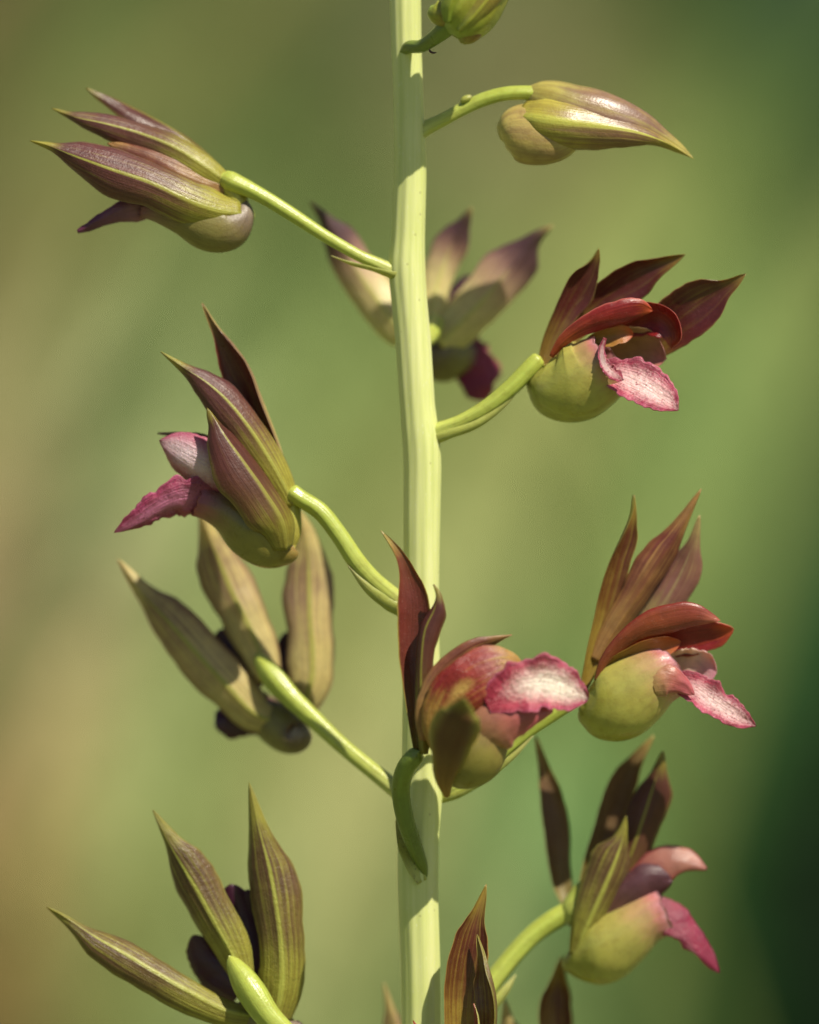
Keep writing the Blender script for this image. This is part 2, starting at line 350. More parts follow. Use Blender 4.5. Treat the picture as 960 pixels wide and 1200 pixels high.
bract_m = tissue('bract_green', [(0, (.46, .50, .13)), (.6, (.40, .46, .09)), (1, (.52, .50, .22))], rib=(.5, .54, .2), streak=.3, speck=.05, rough=.42, trans=.25, tcol=(1, 1.1, .5))
bract_dark = tissue('bract_olive', [(0, (.48, .52, .14)), (.6, (.40, .44, .09)), (1, (.42, .42, .12))], streak=.3, speck=.05, rough=.42, trans=.2, tcol=(1, 1.1, .5), spots=(.10, .08, .03))
bud_m = tissue('bud_brown', green=((.38,.34,.09), 0.1), gain=0.72, veins=0.5, ramp_v=[(0, (.42, .44, .07)), (.14, (.36, .32, .11)), (.35, (.36, .22, .14)), (.75, (.30, .17, .13)), (.92, (.34, .24, .05)), (1, (.5, .42, .15))], streak=.5, speck=.1, rough=.4, trans=0, sss=.15)
bud_sepal = tissue('bud_sepal', green=((.36,.32,.06), 0.1), gain=0.8, veins=0.3, ramp_v=[(0, (.44, .42, .12)), (.2, (.38, .27, .14)), (.45, (.28, .17, .08)), (.75, (.19, .09, .06)), (.9, (.32, .24, .05)), (1, (.5, .42, .15))],
                   rib=(.44, .44, .08), ribw=.05, ribend=1.1, streak=.5, speck=.1, rough=.38, trans=0)
bud_sac = tissue('bud_sac', green=((.46,.38,.12), 0.3), gain=0.8, veins=0, ramp_v=[(0, (.30, .22, .16)), (.12, (.44, .34, .26)), (.22, (.14, .07, .055)), (.36, (.40, .30, .11)), (.8, (.38, .26, .11)), (1, (.3, .2, .09))], streak=.3, speck=.05, rough=.4, trans=0, sss=.2)
bud_green = tissue('bud_green', [(0, (.20, .30, .04)), (.25, (.30, .36, .04)), (.6, (.26, .26, .04)), (1, (.22, .10, .04))], streak=.5, speck=.1, rough=.3, trans=0, sss=.15)
bud_red = tissue('bud_green_ridge', [(0, (.22, .30, .04)), (.3, (.26, .24, .04)), (.7, (.20, .09, .035)), (1, (.2, .09, .04))], rib=(.36, .38, .05), streak=.5, speck=.1, rough=.3, trans=0)
sepal_in_rim = tissue('sepal_inner_rimmed', gain=0.85, veins=0.2, ramp_v=[(0, (.30, .28, .05)), (.14, (.22, .12, .04)), (.34, (.16, .035, .03)), (.84, (.20, .035, .03)), (.94, (.34, .24, .05)), (1, (.55, .50, .12))],
                  edge=(.40, .36, .07), edgew=.10, streak=.35, speck=.7, rough=.34, trans=.14, tcol=(1.8, .8, .6))
lobe_rose = tissue('side_lobe_rose', [(0, (.36, .26, .09)), (.35, (.38, .15, .12)), (.7, (.36, .07, .09)), (1, (.48, .14, .18))], edge=(.55, .25, .28), edgew=.04, streak=.2, speck=.3, rough=.35, trans=.15, mottle=.5)
sepal_front = tissue('sepal_outer_brown_centre', [(0, (.34, .20, .03)), (.18, (.20, .12, .03)), (.5, (.085, .03, .018)), (.78, (.10, .04, .02)), (.92, (.17, .15, .03)), (1, (.22, .22, .04))],
                  edge=(.30, .31, .05), edgew=.26, streak=.3, speck=.3, rough=.4)
sepal_purple_shaded = tissue('sepal_outer_purple_shaded_tip', [(0, (.74, .72, .26)), (.35, (.74, .64, .32)), (.52, (.50, .30, .24)), (.64, (.09, .04, .055)), (.86, (.07, .035, .045)), (.95, (.22, .17, .07)), (1, (.4, .34, .12))],  # purple tips, darkened further in the colour for the shadow across them
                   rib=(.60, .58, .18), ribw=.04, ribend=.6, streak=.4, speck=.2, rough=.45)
sepal_olive_in = tissue('sepal_inner_olive', [(0, (.26, .24, .05)), (.3, (.19, .12, .05)), (.7, (.15, .08, .05)), (.86, (.24, .17, .06)), (1, (.50, .42, .16))], edge=(.22, .18, .05), edgew=.1, streak=.4, speck=.1, rough=.5, trans=.25)
petal_maroon = tissue('petal_maroon', green=((.34,.20,.07), 0.2), gain=0.75, veins=0.4, ramp_v=[(0, (.40, .34, .12)), (.3, (.34, .14, .07)), (.6, (.22, .06, .045)), (1, (.16, .03, .03))], streak=.4, speck=.4, rough=.4, trans=.2, mottle=.5)
amber_in = tissue('column_hollow_amber', [(0, (.30, .22, .04)), (.5, (.34, .18, .04)), (.8, (.44, .16, .05)), (1, (.46, .08, .03))], streak=.3, speck=.2, rough=.4, trans=.2)
bud_green_soft = tissue('ovary_yellow_green', [(0, (.36, .42, .07)), (.5, (.40, .40, .07)), (1, (.36, .33, .06))], streak=.5, speck=.05, rough=.5, trans=0, mottle=.3)
MI, MO = sepal_in, sepal_out

def stem_material():
    N = NT('stem_skin'); tc = N.new('ShaderNodeTexCoord'); ob = tc.outputs['Object']
    fib = N.noise(N.mapping(ob, (1, 1, .03)), 1700, 4, .6)
    fib2 = N.noise(N.mapping(ob, (1, 1, .012)), 520, 3, .5)
    blot = N.noise(ob, 55, 3)
    c = N.ramp(fib2, [(.3, (.52, .57, .21)), (.5, (.62, .65, .28)), (.7, (.69, .70, .35))])
    c = N.mix(N.math('MULTIPLY', N.ramp(blot, [(.4, 0.0), (.68, 1.0)]), .4), c, (.47, .54, .14))
    vo = N.new('ShaderNodeTexVoronoi'); N.link(N.mapping(ob, (1, 1, .45)), vo.inputs['Vector']); vo.inputs['Scale'].default_value = 1000
    c = N.mix(N.math('MULTIPLY', N.math('LESS_THAN', vo.outputs['Distance'], .16), .35), c, (.66, .68, .42))
    sv = N.new('ShaderNodeTexVoronoi'); N.link(ob, sv.inputs['Vector']); sv.inputs['Scale'].default_value = 260
    c = N.mix(N.math('MULTIPLY', N.math('LESS_THAN', sv.outputs['Distance'], .07), .35), c, (.22, .20, .07))
    c = N.mix(N.ramp(fib, [(.36, .45), (.5, 0.0)]), c, N.mix(1.0, c, (.82, .86, .6), 'MULTIPLY'))
    N.link(c, N.b.inputs['Base Color']); N.b.inputs['Roughness'].default_value = .46
    N.b.inputs['Subsurface Weight'].default_value = .25; N.b.inputs['Subsurface Radius'].default_value = (.0015, .0015, .0005); N.b.inputs['Subsurface Scale'].default_value = 1
    bp = N.new('ShaderNodeBump'); bp.inputs['Strength'].default_value = .35; bp.inputs['Distance'].default_value = .00012
    N.link(N.math('ADD', fib, N.math('MULTIPLY', fib2, 1.5)), bp.inputs['Height']); N.link(bp.outputs[0], N.b.inputs['Normal'])
    return N.m

# ------------------------------------------------------------------ the ground and the bank behind
def bank(y): return 0.0 if y < 2.2 else (y - 2.2) ** 1.25 * 0.62 if y < 9 else (6.8 ** 1.25 * 0.62 + (y - 9) * .35)
# cover: colour fitted on a coarse grid of places up the bank (dry tan left, fresh green middle, dark right)
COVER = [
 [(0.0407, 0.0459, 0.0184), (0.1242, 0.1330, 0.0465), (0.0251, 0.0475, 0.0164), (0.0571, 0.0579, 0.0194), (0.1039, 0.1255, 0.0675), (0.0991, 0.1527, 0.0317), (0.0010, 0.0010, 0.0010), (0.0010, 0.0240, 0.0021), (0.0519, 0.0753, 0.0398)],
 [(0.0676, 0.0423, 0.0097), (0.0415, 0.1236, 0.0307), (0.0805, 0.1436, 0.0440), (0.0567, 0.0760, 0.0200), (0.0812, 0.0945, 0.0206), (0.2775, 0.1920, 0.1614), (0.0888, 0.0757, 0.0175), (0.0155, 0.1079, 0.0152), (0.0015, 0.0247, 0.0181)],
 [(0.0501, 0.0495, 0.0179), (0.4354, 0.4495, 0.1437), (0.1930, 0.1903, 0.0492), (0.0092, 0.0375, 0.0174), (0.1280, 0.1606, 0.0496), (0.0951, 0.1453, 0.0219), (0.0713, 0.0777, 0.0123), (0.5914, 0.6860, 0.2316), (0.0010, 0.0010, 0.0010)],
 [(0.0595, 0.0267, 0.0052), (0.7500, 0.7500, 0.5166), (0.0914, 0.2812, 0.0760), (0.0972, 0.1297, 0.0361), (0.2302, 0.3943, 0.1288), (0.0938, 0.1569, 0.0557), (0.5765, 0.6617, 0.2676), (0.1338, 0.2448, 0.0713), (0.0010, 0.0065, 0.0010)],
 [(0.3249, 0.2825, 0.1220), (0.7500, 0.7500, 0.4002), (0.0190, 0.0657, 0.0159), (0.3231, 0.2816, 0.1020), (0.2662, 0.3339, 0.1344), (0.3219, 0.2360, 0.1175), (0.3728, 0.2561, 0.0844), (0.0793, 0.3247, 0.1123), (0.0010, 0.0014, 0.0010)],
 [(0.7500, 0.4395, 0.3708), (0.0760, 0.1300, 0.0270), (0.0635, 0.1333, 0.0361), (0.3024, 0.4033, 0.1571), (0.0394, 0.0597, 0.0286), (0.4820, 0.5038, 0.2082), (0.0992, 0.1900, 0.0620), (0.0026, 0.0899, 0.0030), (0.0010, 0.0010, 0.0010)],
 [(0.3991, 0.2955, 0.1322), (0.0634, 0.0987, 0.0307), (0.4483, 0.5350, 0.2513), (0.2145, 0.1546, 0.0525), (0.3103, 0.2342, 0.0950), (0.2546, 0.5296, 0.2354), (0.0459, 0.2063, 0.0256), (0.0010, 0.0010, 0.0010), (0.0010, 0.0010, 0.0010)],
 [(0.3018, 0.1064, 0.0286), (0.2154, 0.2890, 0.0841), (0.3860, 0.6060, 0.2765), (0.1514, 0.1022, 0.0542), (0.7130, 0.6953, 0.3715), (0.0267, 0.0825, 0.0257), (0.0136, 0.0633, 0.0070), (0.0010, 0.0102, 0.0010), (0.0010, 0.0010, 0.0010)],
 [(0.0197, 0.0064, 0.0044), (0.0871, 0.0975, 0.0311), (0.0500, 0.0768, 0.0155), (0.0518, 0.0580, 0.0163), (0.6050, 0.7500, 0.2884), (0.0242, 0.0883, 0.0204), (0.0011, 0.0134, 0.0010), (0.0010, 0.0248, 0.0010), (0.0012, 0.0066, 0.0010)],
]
def hit(px, py):
    """where the line of sight through a photo pixel meets the bank"""
    dx, dz = (px - 480) * PX / DIST, (600 - py) * PX / DIST
    y = 2.2
    while y < 30 and ZC + dz * (y + DIST) > bank(y): y += .02
    return dx * (y + DIST), y
PT = [(*hit(i * 120, j * 150), c) for j, row in enumerate(COVER) for i, c in enumerate(row)]
def cover(x, y):
    sw = 0; c = Vector((0, 0, 0))
    for (a, b, k) in PT:
        sc = .019 * (b + DIST)
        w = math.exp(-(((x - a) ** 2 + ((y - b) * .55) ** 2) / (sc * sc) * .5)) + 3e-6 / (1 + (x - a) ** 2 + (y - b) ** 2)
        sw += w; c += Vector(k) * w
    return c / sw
def cover_material(name, rough=.7, trans=0):
    N = NT(name); a = N.new('ShaderNodeVertexColor'); a.layer_name = 'cover_colour'
    tc = N.new('ShaderNodeTexCoord'); n = N.noise(tc.outputs['Object'], 30, 4)
    c = N.mix(N.ramp(n, [(.3, 0.0), (.7, 1.0)]), N.mix(1.0, a.outputs[0], (.7, .7, .65), 'MULTIPLY'), N.mix(1.0, a.outputs[0], (1.2, 1.2, 1.15), 'MULTIPLY'))
    N.link(c, N.b.inputs['Base Color']); N.b.inputs['Roughness'].default_value = rough; N.b.inputs['Specular IOR Level'].default_value = .15
    if trans:
        tr = N.new('ShaderNodeBsdfTranslucent'); N.link(c, tr.inputs[0]); mx = N.new('ShaderNodeMixShader'); mx.inputs[0].default_value = trans
        N.link(N.b.outputs[0], mx.inputs[1]); N.link(tr.outputs[0], mx.inputs[2]); N.link(mx.outputs[0], N.out.inputs[0])
    return N.m
def add_colours(me, cols):
    a = me.color_attributes.new('cover_colour', 'FLOAT_COLOR', 'POINT')
    a.data.foreach_set('color', [q for c in cols for q in (c[0], c[1], c[2], 1)])

xs = [-40, -20, -10, -5, -3, -2] + [-1.4 + .05 * i for i in range(57)] + [2, 3, 5, 10, 20, 40]
ys = [-20, -8, -3, -1, 0, 1, 1.6, 2] + [2.2 + .07 * i for i in range(72)] + [8, 9, 11, 14, 20, 30, 50]
gv = [(x, y, bank(y) + (.02 * noise.noise(Vector((x * 3, y * 3, 0))) if abs(x) < 3 else 0)) for y in ys for x in xs]
nx = len(xs)
gf = [(j * nx + i, j * nx + i + 1, (j + 1) * nx + i + 1, (j + 1) * nx + i) for j in range(len(ys) - 1) for i in range(nx - 1)]
gm = bpy.data.meshes.new('ground'); gm.from_pydata(gv, [], gf)
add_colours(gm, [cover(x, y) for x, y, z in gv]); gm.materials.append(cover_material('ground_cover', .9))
for p in gm.polygons: p.use_smooth = True
ground = bpy.data.objects.new('ground', gm); col.objects.link(ground)
ground['kind'] = 'structure'; ground['label'] = 'soft blurred green and tan meadow bank behind the flower spike'

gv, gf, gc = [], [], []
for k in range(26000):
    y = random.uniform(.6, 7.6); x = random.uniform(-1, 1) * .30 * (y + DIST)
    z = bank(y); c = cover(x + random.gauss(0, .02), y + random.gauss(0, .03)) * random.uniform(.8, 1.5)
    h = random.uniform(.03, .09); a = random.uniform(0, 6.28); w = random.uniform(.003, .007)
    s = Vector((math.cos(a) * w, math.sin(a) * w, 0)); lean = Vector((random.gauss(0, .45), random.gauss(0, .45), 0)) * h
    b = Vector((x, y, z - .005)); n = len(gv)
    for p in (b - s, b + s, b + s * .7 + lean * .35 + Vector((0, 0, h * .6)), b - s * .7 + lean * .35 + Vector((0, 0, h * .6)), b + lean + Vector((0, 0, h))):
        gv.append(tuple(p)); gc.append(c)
    gf += [(n, n + 1, n + 2, n + 3), (n + 3, n + 2, n + 4)]
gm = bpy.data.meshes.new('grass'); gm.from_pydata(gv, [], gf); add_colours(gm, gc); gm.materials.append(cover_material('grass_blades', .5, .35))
grass = bpy.data.objects.new('grass', gm); col.objects.link(grass)
grass['kind'] = 'stuff'; grass['label'] = 'out of focus grass and low leaves covering the bank'; grass['category'] = 'grass'

LV, LF, LC = [], [], []
for (x0, y0, lean, hgt, w, c) in [(-.55, 2.0, .55, 1.45, .030, (.10, .16, .05)), (-.30, 1.7, .42, 1.35, .024, (.30, .34, .12)), (-.62, 2.6, .75, 1.7, .034, (.28, .27, .11)), (-.10, 2.3, .50, 1.6, .030, (.12, .20, .06)),
                              (.30, 2.0, -.42, 1.5, .016, (.20, .26, .08)), 
                              (.15, 2.6, .45, 1.6, .030, (.30, .36, .13)), (-.85, 2.4, .60, 1.6, .034, (.34, .26, .13)), (-.42, 3.0, .8, 1.9, .04, (.14, .2, .07))]:
    n0 = len(LV)
    for i in range(13):
        t = i / 12; ww = w * (.5 + t) * (1 - t ** 3) * .8 + .0008
        px_ = x0 + lean * t ** 1.6; pz = bank(y0) + hgt * t * (1 - .18 * t)
        for q, dz in ((-1, 0), (0, -.25), (1, 0)):
            LV.append((px_ + q * ww * .8, y0 - .1 * t + dz * ww, pz - q * ww * .5)); LC.append(c)
    for i in range(12):
        for q in (0, 1):
            LF.append((n0 + i * 3 + q, n0 + i * 3 + q + 1, n0 + (i + 1) * 3 + q + 1, n0 + (i + 1) * 3 + q))
lm = bpy.data.meshes.new('long_grass'); lm.from_pydata(LV, [], LF); add_colours(lm, LC); lm.materials.append(cover_material('long_grass_leaf', .5, .35))
lo = bpy.data.objects.new('long_grass', lm); col.objects.link(lo)
lo['kind'] = 'stuff'; lo['label'] = 'tall leaning grass leaves melting into the blurred background'; lo['category'] = 'grass'

# ------------------------------------------------------------------ the orchid spike
ROOT = Vector((W((494, 0, 0)).x, 0, 0))
spike = empty('orchid_spike', ROOT)
spike['label'] = 'pale green orchid stem carrying maroon and pink pouched flowers and two buds'
spike['category'] = 'orchid'

def stem():
    ctl = [(0, 475, 18), (50, 476, 17.5), (100, 478, 17), (200, 481, 18.5), (280, 478, 19.5), (315, 476, 22), (350, 479.5, 21), (400, 484, 21), (480, 489.5, 20.5), (508, 493, 22),
           (540, 495.5, 22), (620, 494.5, 21), (720, 494, 20), (850, 495, 23), (930, 495, 24), (980, 490.5, 24), (1020, 490, 24), (1050, 490, 23.5), (1130, 493, 23), (1200, 494, 23),
           (1400, 495, 25), (3000, 496, 30), (5990, 494, 38)]
    top = [(-420, 462, 7), (-300, 466, 12), (-150, 471, 16)]
    ctl = top + ctl
    def at(y):
        for a, b in zip(ctl, ctl[1:]):
            if y <= b[0]:
                u = (y - a[0]) / (b[0] - a[0]); u = u * u * (3 - 2 * u) if b[0] - a[0] < 60 else u
                return a[1] + (b[1] - a[1]) * u, a[2] + (b[2] - a[2]) * u
        return ctl[-1][1:]
    yy = [-420 + 6 * i for i in range(int(1900 / 6))] + [1500 + 150 * i for i in range(31)]
    V, F, U = [], [], []
    NR = 56
    # smooth the centre line a little
    for i, y in enumerate(yy):
        cx = sum(at(y + k * 9)[0] for k in range(-2, 3)) / 5; r = sum(at(y + k * 7)[1] for k in range(-2, 3)) / 5
        for j in range(NR):
            an = 2 * math.pi * j / NR
            k = 1 + .018 * math.cos(an * 11 + y * .0025) + .012 * math.cos(an * 7 - y * .004) + .008 * noise.noise(Vector((math.cos(an), math.sin(an), y * .01)))
            V.append(W((cx + r * k * math.cos(an), y, r * k * math.sin(an)))); U.append((j / NR, i / len(yy)))
    for i in range(len(yy) - 1):
        for j in range(NR):
            k = (j + 1) % NR
            F.append((i * NR + j, (i + 1) * NR + j, (i + 1) * NR + k, i * NR + k))
    F.append(tuple(range(NR)))
    link_mesh('stem', V, F, U, None, [stem_material()], spike, ROOT)
stem()

def flower(name, x, y, d, label):
    w = W((x, y, d)); FL['w'] = w; FL['o'] = empty(name, w, spike, ROOT, label)
def pedicel(pts, r, mat=None, **k): return loft('pedicel', pts, r, mat=mat or stalk, nr=24, seg=40, wob=.04, ribs=.07, **k)
def bract(pts, hw, roll, mat=None, parentflower=True, cup=1.0, **k):
    return blade('bract', pts, hw, roll, cup, inner=mat or bract_m, outer=mat or bract_m, thick=1.6, wob=.4, seg=24, nu=10, **k)

# 1 upper left, seen from the side and behind
flower('flower', 455, 318, 0, 'upper left flower held sideways, its sepals pointing left')
pedicel([(466, 320, -4), (440, 308, -8), (420, 299, -10), (380, 276, -12), (340, 250, -12), (300, 226, -10), (256, 206, -4)], [8, 7, 6.5, 7, 8, 9, 13])
bract([(462, 326, -14), (440, 318, -16), (412, 310, -15), (388, 300, -12)], [8, 5, 3.5, .5], 120)
blade('sepal', [(282, 250, -14), (254, 246, -26), (222, 235, -34), (176, 214, -38), (129, 198, -38), (83, 181, -34), (58, 171, -30), (35, 165, -26)], [20, 25, 28, 28, 25, 16, 8, .5], 188, 1.15, keel=2.4, outer=sepal_out)
blade('sepal', [(268, 216, -6), (242, 196, -12), (205, 173, -12), (165, 157, -8), (126, 146, -8), (95, 139, -6), (76, 133, -2), (61, 127, 2)], [12, 17, 19, 18, 14, 10, 6, .5], [196, 200, 200, 196, 186, 170], 1.1, keel=2, outer=sepal_out)
blade('sepal', [(262, 208, 10), (240, 184, 22), (212, 160, 28), (180, 141, 30), (150, 126, 30), (122, 113, 28), (101, 103, 26)], [10, 15, 17, 18, 15, 9, .5], [215, 228, 242, 256, 256], 1.1, keel=2, outer=sepal_out_dark)
blade('petal', [(266, 222, -6), (238, 210, -12), (206, 196, -16), (175, 184, -14), (145, 174, -10), (126, 168, -6)], [6, 12, 14, 13, 9, 1], 195, .7, inner=petal_red, outer=petal_maroon)
blade('petal', [(262, 220, 20), (230, 206, 26), (200, 194, 28), (170, 184, 28), (140, 176, 26)], [6, 12, 15, 12, 2], 200, .7, inner=petal_red, outer=petal_dark)
loft('pouch', [(284, 232, -2), (284, 250, -2), (268, 264, -2), (244, 262, -2), (215, 252, -2), (186, 244, -2), (166, 240, -2)], [3, 15, 29, 32, 24, 17, 14], [3, 15, 24, 26, 22, 16, 12], mat=pouch_grey, inner=pouch_in, open_end=True, rim=3)
blade('lip', [(182, 243, 0), (158, 247, -2), (138, 252, -4), (118, 260, -4), (104, 267, -4), (91, 272, -4)], [14, 17, 13, 8, 6, 2], [160, 155, 150], .8, inner=lip_magenta, outer=lip_purple, ruffle=.5)
blade('sepal', [(276, 228, 18), (286, 240, 24), (292, 252, 22), (290, 264, 14)], [5, 8, 9, 2], 150, .8, inner=bract_m, outer=bract_m, seg=16, nu=8, label='yellow green swollen sepal base')

loft('ovary_tip', [(256, 203, 4), (263, 212, 4), (273, 226, 2), (280, 240, 2), (282, 250, 2)], [6, 12, 13, 12, 4], mat=bud_green_soft, nr=24, seg=16)

# 2 behind the stem
D = 150
flower('flower', 490, 390, 12, 'blurred flower directly behind the stem, sepals spread left and right')
pedicel([(492, 402, 14), (500, 398, 60), (506, 388, 100), (508, 378, 130)], [8, 9, 11, 13])
blade('sepal', [(488, 402, D - 14), (462, 376, D - 10), (436, 342, D), (414, 310, D), (396, 280, D - 4), (380, 256, D - 8), (363, 236, D - 12)], [16, 26, 27, 24, 19, 11, 1], 178, 1.0, outer=sepal_purple_shaded, keel=2.5)
blade('sepal', [(504, 376, D - 12), (511, 340, D - 4), (520, 310, D), (531, 283, D - 2), (543, 262, D - 4), (553, 243, D - 8)], [14, 17, 19, 18, 12, 1], 182, 1.0, outer=sepal_purple_shaded, keel=2.5)
blade('sepal', [(514, 402, D - 16), (536, 382, D - 14), (560, 358, D - 14), (586, 328, D - 14), (608, 302, D - 14), (626, 281, D - 14), (648, 264, D - 14)], [20, 26, 27, 28, 24, 14, 1], 182, .9, outer=sepal_purple_shaded, keel=2.5)
blade('petal', [(505, 390, D + 12), (528, 362, D + 30), (548, 338, D + 36), (562, 325, D + 36)], [8, 14, 14, 6], 180, .8, inner=petal_dark, outer=petal_dark)
loft('pouch', [(492, 398, D + 4), (506, 414, D + 6), (520, 418, D + 14), (535, 416, D + 26), (548, 414, D + 40)], [6, 25, 30, 24, 18], mat=pouch_grey, inner=pouch_in, open_end=True, rim=3)
blade('lip', [(532, 404, D + 22), (546, 420, D + 24), (556, 436, D + 24), (556, 454, D + 20), (548, 466, D + 18)], [20, 30, 28, 22, 8], 180, .5, inner=lip_deep, outer=lip_deep, ruffle=.8)

# 3 left, middle height
flower('flower', 468, 708, 0, 'left flower with a magenta fringed lip and tall dark upper sepal')
pedicel([(482, 716, 0), (462, 700, -10), (438, 680, -16), (418, 658, -18), (398, 628, -18), (376, 600, -16), (352, 584, -12), (338, 574, -10)], [9, 10, 10, 10.5, 10, 10, 10, 11])
bract([(478, 720, -12), (455, 710, -20), (430, 690, -24), (407, 662, -24)], [12, 9, 7, .5], 150)
blade('sepal', [(338, 566, 0), (324, 524, 6), (308, 486, 8), (290, 447, 8), (270, 410, 6), (252, 382, 2), (237, 355, -2)], [8, 13, 19, 21, 15, 9, .5], [-42, -40, -34, -28], 1.45, inner=sepal_in, outer=sepal_out_tan)
blade('sepal', [(344, 592, -14), (324, 552, -20), (297, 509, -22), (269, 473, -22), (243, 449, -22), (214, 430, -22), (188, 412, -22)], [12, 20, 24, 22, 16, 8, .5], [196, 196, 190, 180], 1.0, outer=sepal_out, keel=2)
blade('sepal', [(334, 644, -30), (330, 612, -40), (310, 578, -46), (286, 544, -48), (264, 514, -46), (252, 494, -42), (243, 478, -38)], None, [208, 214, 214, 210, 205], 1.1, outer=sepal_out_dark, keel=3,
      wl=[16, 28, 29, 26, 20, 12, .5], wr=[12, 30, 34, 30, 20, 12, .5])
blade('petal', [(296, 586, -10), (270, 566, -18), (246, 549, -22), (222, 535, -22), (203, 524, -18), (187, 516, -12)], [16, 27, 31, 27, 20, 6], [172, 168], .8, inner=petal_red, outer=petal_frost, papilla=.8)
blade('petal', [(300, 560, 10), (270, 536, 16), (240, 520, 18), (212, 511, 18), (185, 508, 18)], [10, 22, 22, 10, 1.5], [100, 108], .5, inner=petal_dark, outer=petal_dark)
loft('pouch', [(344, 640, -6), (338, 644, -6), (318, 637, -6), (294, 620, -6), (270, 602, -6), (248, 592, -6), (232, 586, -6)], [3, 18, 31, 34, 26, 20, 19], [3, 15, 26, 30, 24, 17, 13], mat=pouch_olive, inner=pouch_in, open_end=True, rim=3)
blade('lip', [(252, 588, -8), (228, 584, -12), (206, 586, -14), (184, 596, -14), (160, 610, -14), (134, 624, -12)], [20, 27, 24, 19, 13, 4], [156, 154, 150], .6, inner=lip_magenta, outer=lip_magenta, ruffle=1.1, rfreq=6.5, papilla=1.4, seg=70, nu=26)
loft('column', [(300, 580, 0), (270, 560, 4), (240, 546, 6), (226, 540, 6)], [8, 9, 9, 4], mat=column_m, nr=16, seg=14)

loft('ovary_tip', [(333, 566, 2), (338, 580, 0), (341, 602, -2), (343, 626, -2), (342, 642, -4)], [6, 12, 12, 10, 4], mat=bud_green_soft, nr=24, seg=16)

# 4 upper right, mouth towards the lens
flower('flower', 508, 507, 0, 'upper right flower with its open mouth and pink lip showing')
pedicel([(492, 514, 0), (512, 505, -4), (540, 494, -8), (572, 476, -10), (600, 453, -10), (622, 430, -8), (634, 418, -6)], [11, 9, 8, 9, 10, 10, 9])
bract([(500, 520, -8), (525, 511, -14), (560, 498, -16), (590, 476, -14), (612, 452, -12)], [9, 7, 6, 4, .5], -150)
blade('sepal', [(630, 452, 4), (640, 408, 8), (655, 374, 8), (671, 345, 6), (686, 322, 2), (696, 305, -2), (702, 291, -6)], [6, 11, 15, 18, 15, 9, .5], [30, 26, 22], 1.0, inner=sepal_in, outer=sepal_out_olive)
blade('sepal', [(640, 420, 16), (664, 392, 20), (692, 363, 20), (722, 339, 18), (750, 323, 14), (778, 310, 8), (803, 298, 2)], [8, 15, 19, 22, 21, 14, .5], [14, 10, 4], .9, inner=sepal_in, outer=sepal_out_olive)
blade('sepal', [(700, 420, 26), (745, 410, 20), (780, 387, 10), (808, 366, 0), (834, 348, -8), (856, 334, -14), (874, 321, -18)], [12, 24, 30, 30, 23, 13, .5], [0, -6], .8, inner=sepal_in, outer=sepal_out_olive)
blade('petal', [(646, 418, -20), (660, 400, -28), (680, 386, -34), (706, 375, -38), (732, 367, -38), (750, 363, -34), (765, 364, -30)], [3, 7, 11, 15, 16, 13, 6], [190, 202, 206], .75, inner=petal_red, outer=petal_red, thick=3)
blade('petal', [(700, 392, 10), (730, 378, 4), (757, 370, -6), (778, 376, -16), (789, 392, -20), (787, 408, -18)], [10, 18, 21, 22, 17, 4], [8, 20, 30], 1.0, inner=petal_red, outer=petal_red, thick=4)
loft('pouch', [(626, 432, 0), (634, 440, 0), (652, 448, -2), (674, 447, -6), (694, 438, -12), (706, 428, -16), (716, 420, -18)], [4, 26, 43, 48, 44, 38, 33], [4, 20, 32, 38, 36, 32, 30], mat=pouch_green, inner=pouch_in, open_end=True, rim=3.5, nr=64, seg=48)
blade('side_lobe', [(690, 436, 20), (712, 424, 20), (736, 414, 14), (760, 412, 2), (781, 420, -14)], [26, 32, 32, 29, 18], [-10, 0, 16], .9, inner=lobe_in, outer=pouch_in, ruffle=.25)
blade('lip', [(700, 436, -26), (722, 440, -30), (742, 447, -34), (762, 457, -40), (780, 469, -44), (795, 481, -46)], [12, 22, 27, 26, 19, 5], [-28, -22, -18], .5, inner=lip_mottled, outer=lip_pink, ruffle=.6, rfreq=7, papilla=2.2, seg=70, nu=26)

blade('column', [(682, 408, -8), (700, 399, -14), (716, 394, -18), (730, 391, -19), (742, 392, -17)], [5, 10, 12, 11, 6], [-4, 4], 1.1, inner=amber_in, outer=amber_in, thick=3)
blade('side_lobe', [(709, 396, -46), (705, 410, -50), (707, 424, -53), (715, 436, -54), (730, 446, -52)], [2, 4.5, 6, 8, 6], [-20, -24, -24], .5, inner=lip_mottled, outer=lip_mottled, ruffle=1.3, rfreq=14, thick=2)

# 5 left, lower middle, seen from behind and out of focus
D = 95
flower('flower', 470, 930, 10, 'blurred flower seen from behind, three tan sepals fanned out')
pedicel([(486, 944, 8), (455, 918, 20), (430, 898, 28), (400, 873, 38), (368, 843, 50), (342, 818, 60), (324, 798, 68), (312, 783, 74), (300, 766, 80)], [9, 9.5, 9, 9, 10, 12, 14, 12, 5])
blade('sepal', [(334, 846, D - 4), (298, 836, D - 14), (264, 801, D - 18), (228, 762, D - 16), (196, 726, D - 12), (165, 692, D - 8), (138, 655, D - 4)], [10, 24, 29, 28, 25, 17, 1], [176, 172, 170, 176], 1.0, outer=sepal_out_tan, keel=3)
blade('sepal', [(316, 795, D - 12), (302, 757, D - 8), (286, 722, D - 4), (270, 690, D), (256, 656, D), (244, 626, D), (234, 590, D)], [16, 25, 28, 28, 25, 18, 1], [182, 182], .9, outer=sepal_out_tan, keel=3)
blade('sepal', [(350, 836, D - 12), (364, 800, D - 16), (366, 764, D - 14), (363, 722, D - 10), (362, 680, D - 4), (360, 640, D), (350, 596, D)], [18, 27, 28, 26, 29, 26, 1], [184, 182], .9, outer=sepal_out_tan, keel=3)
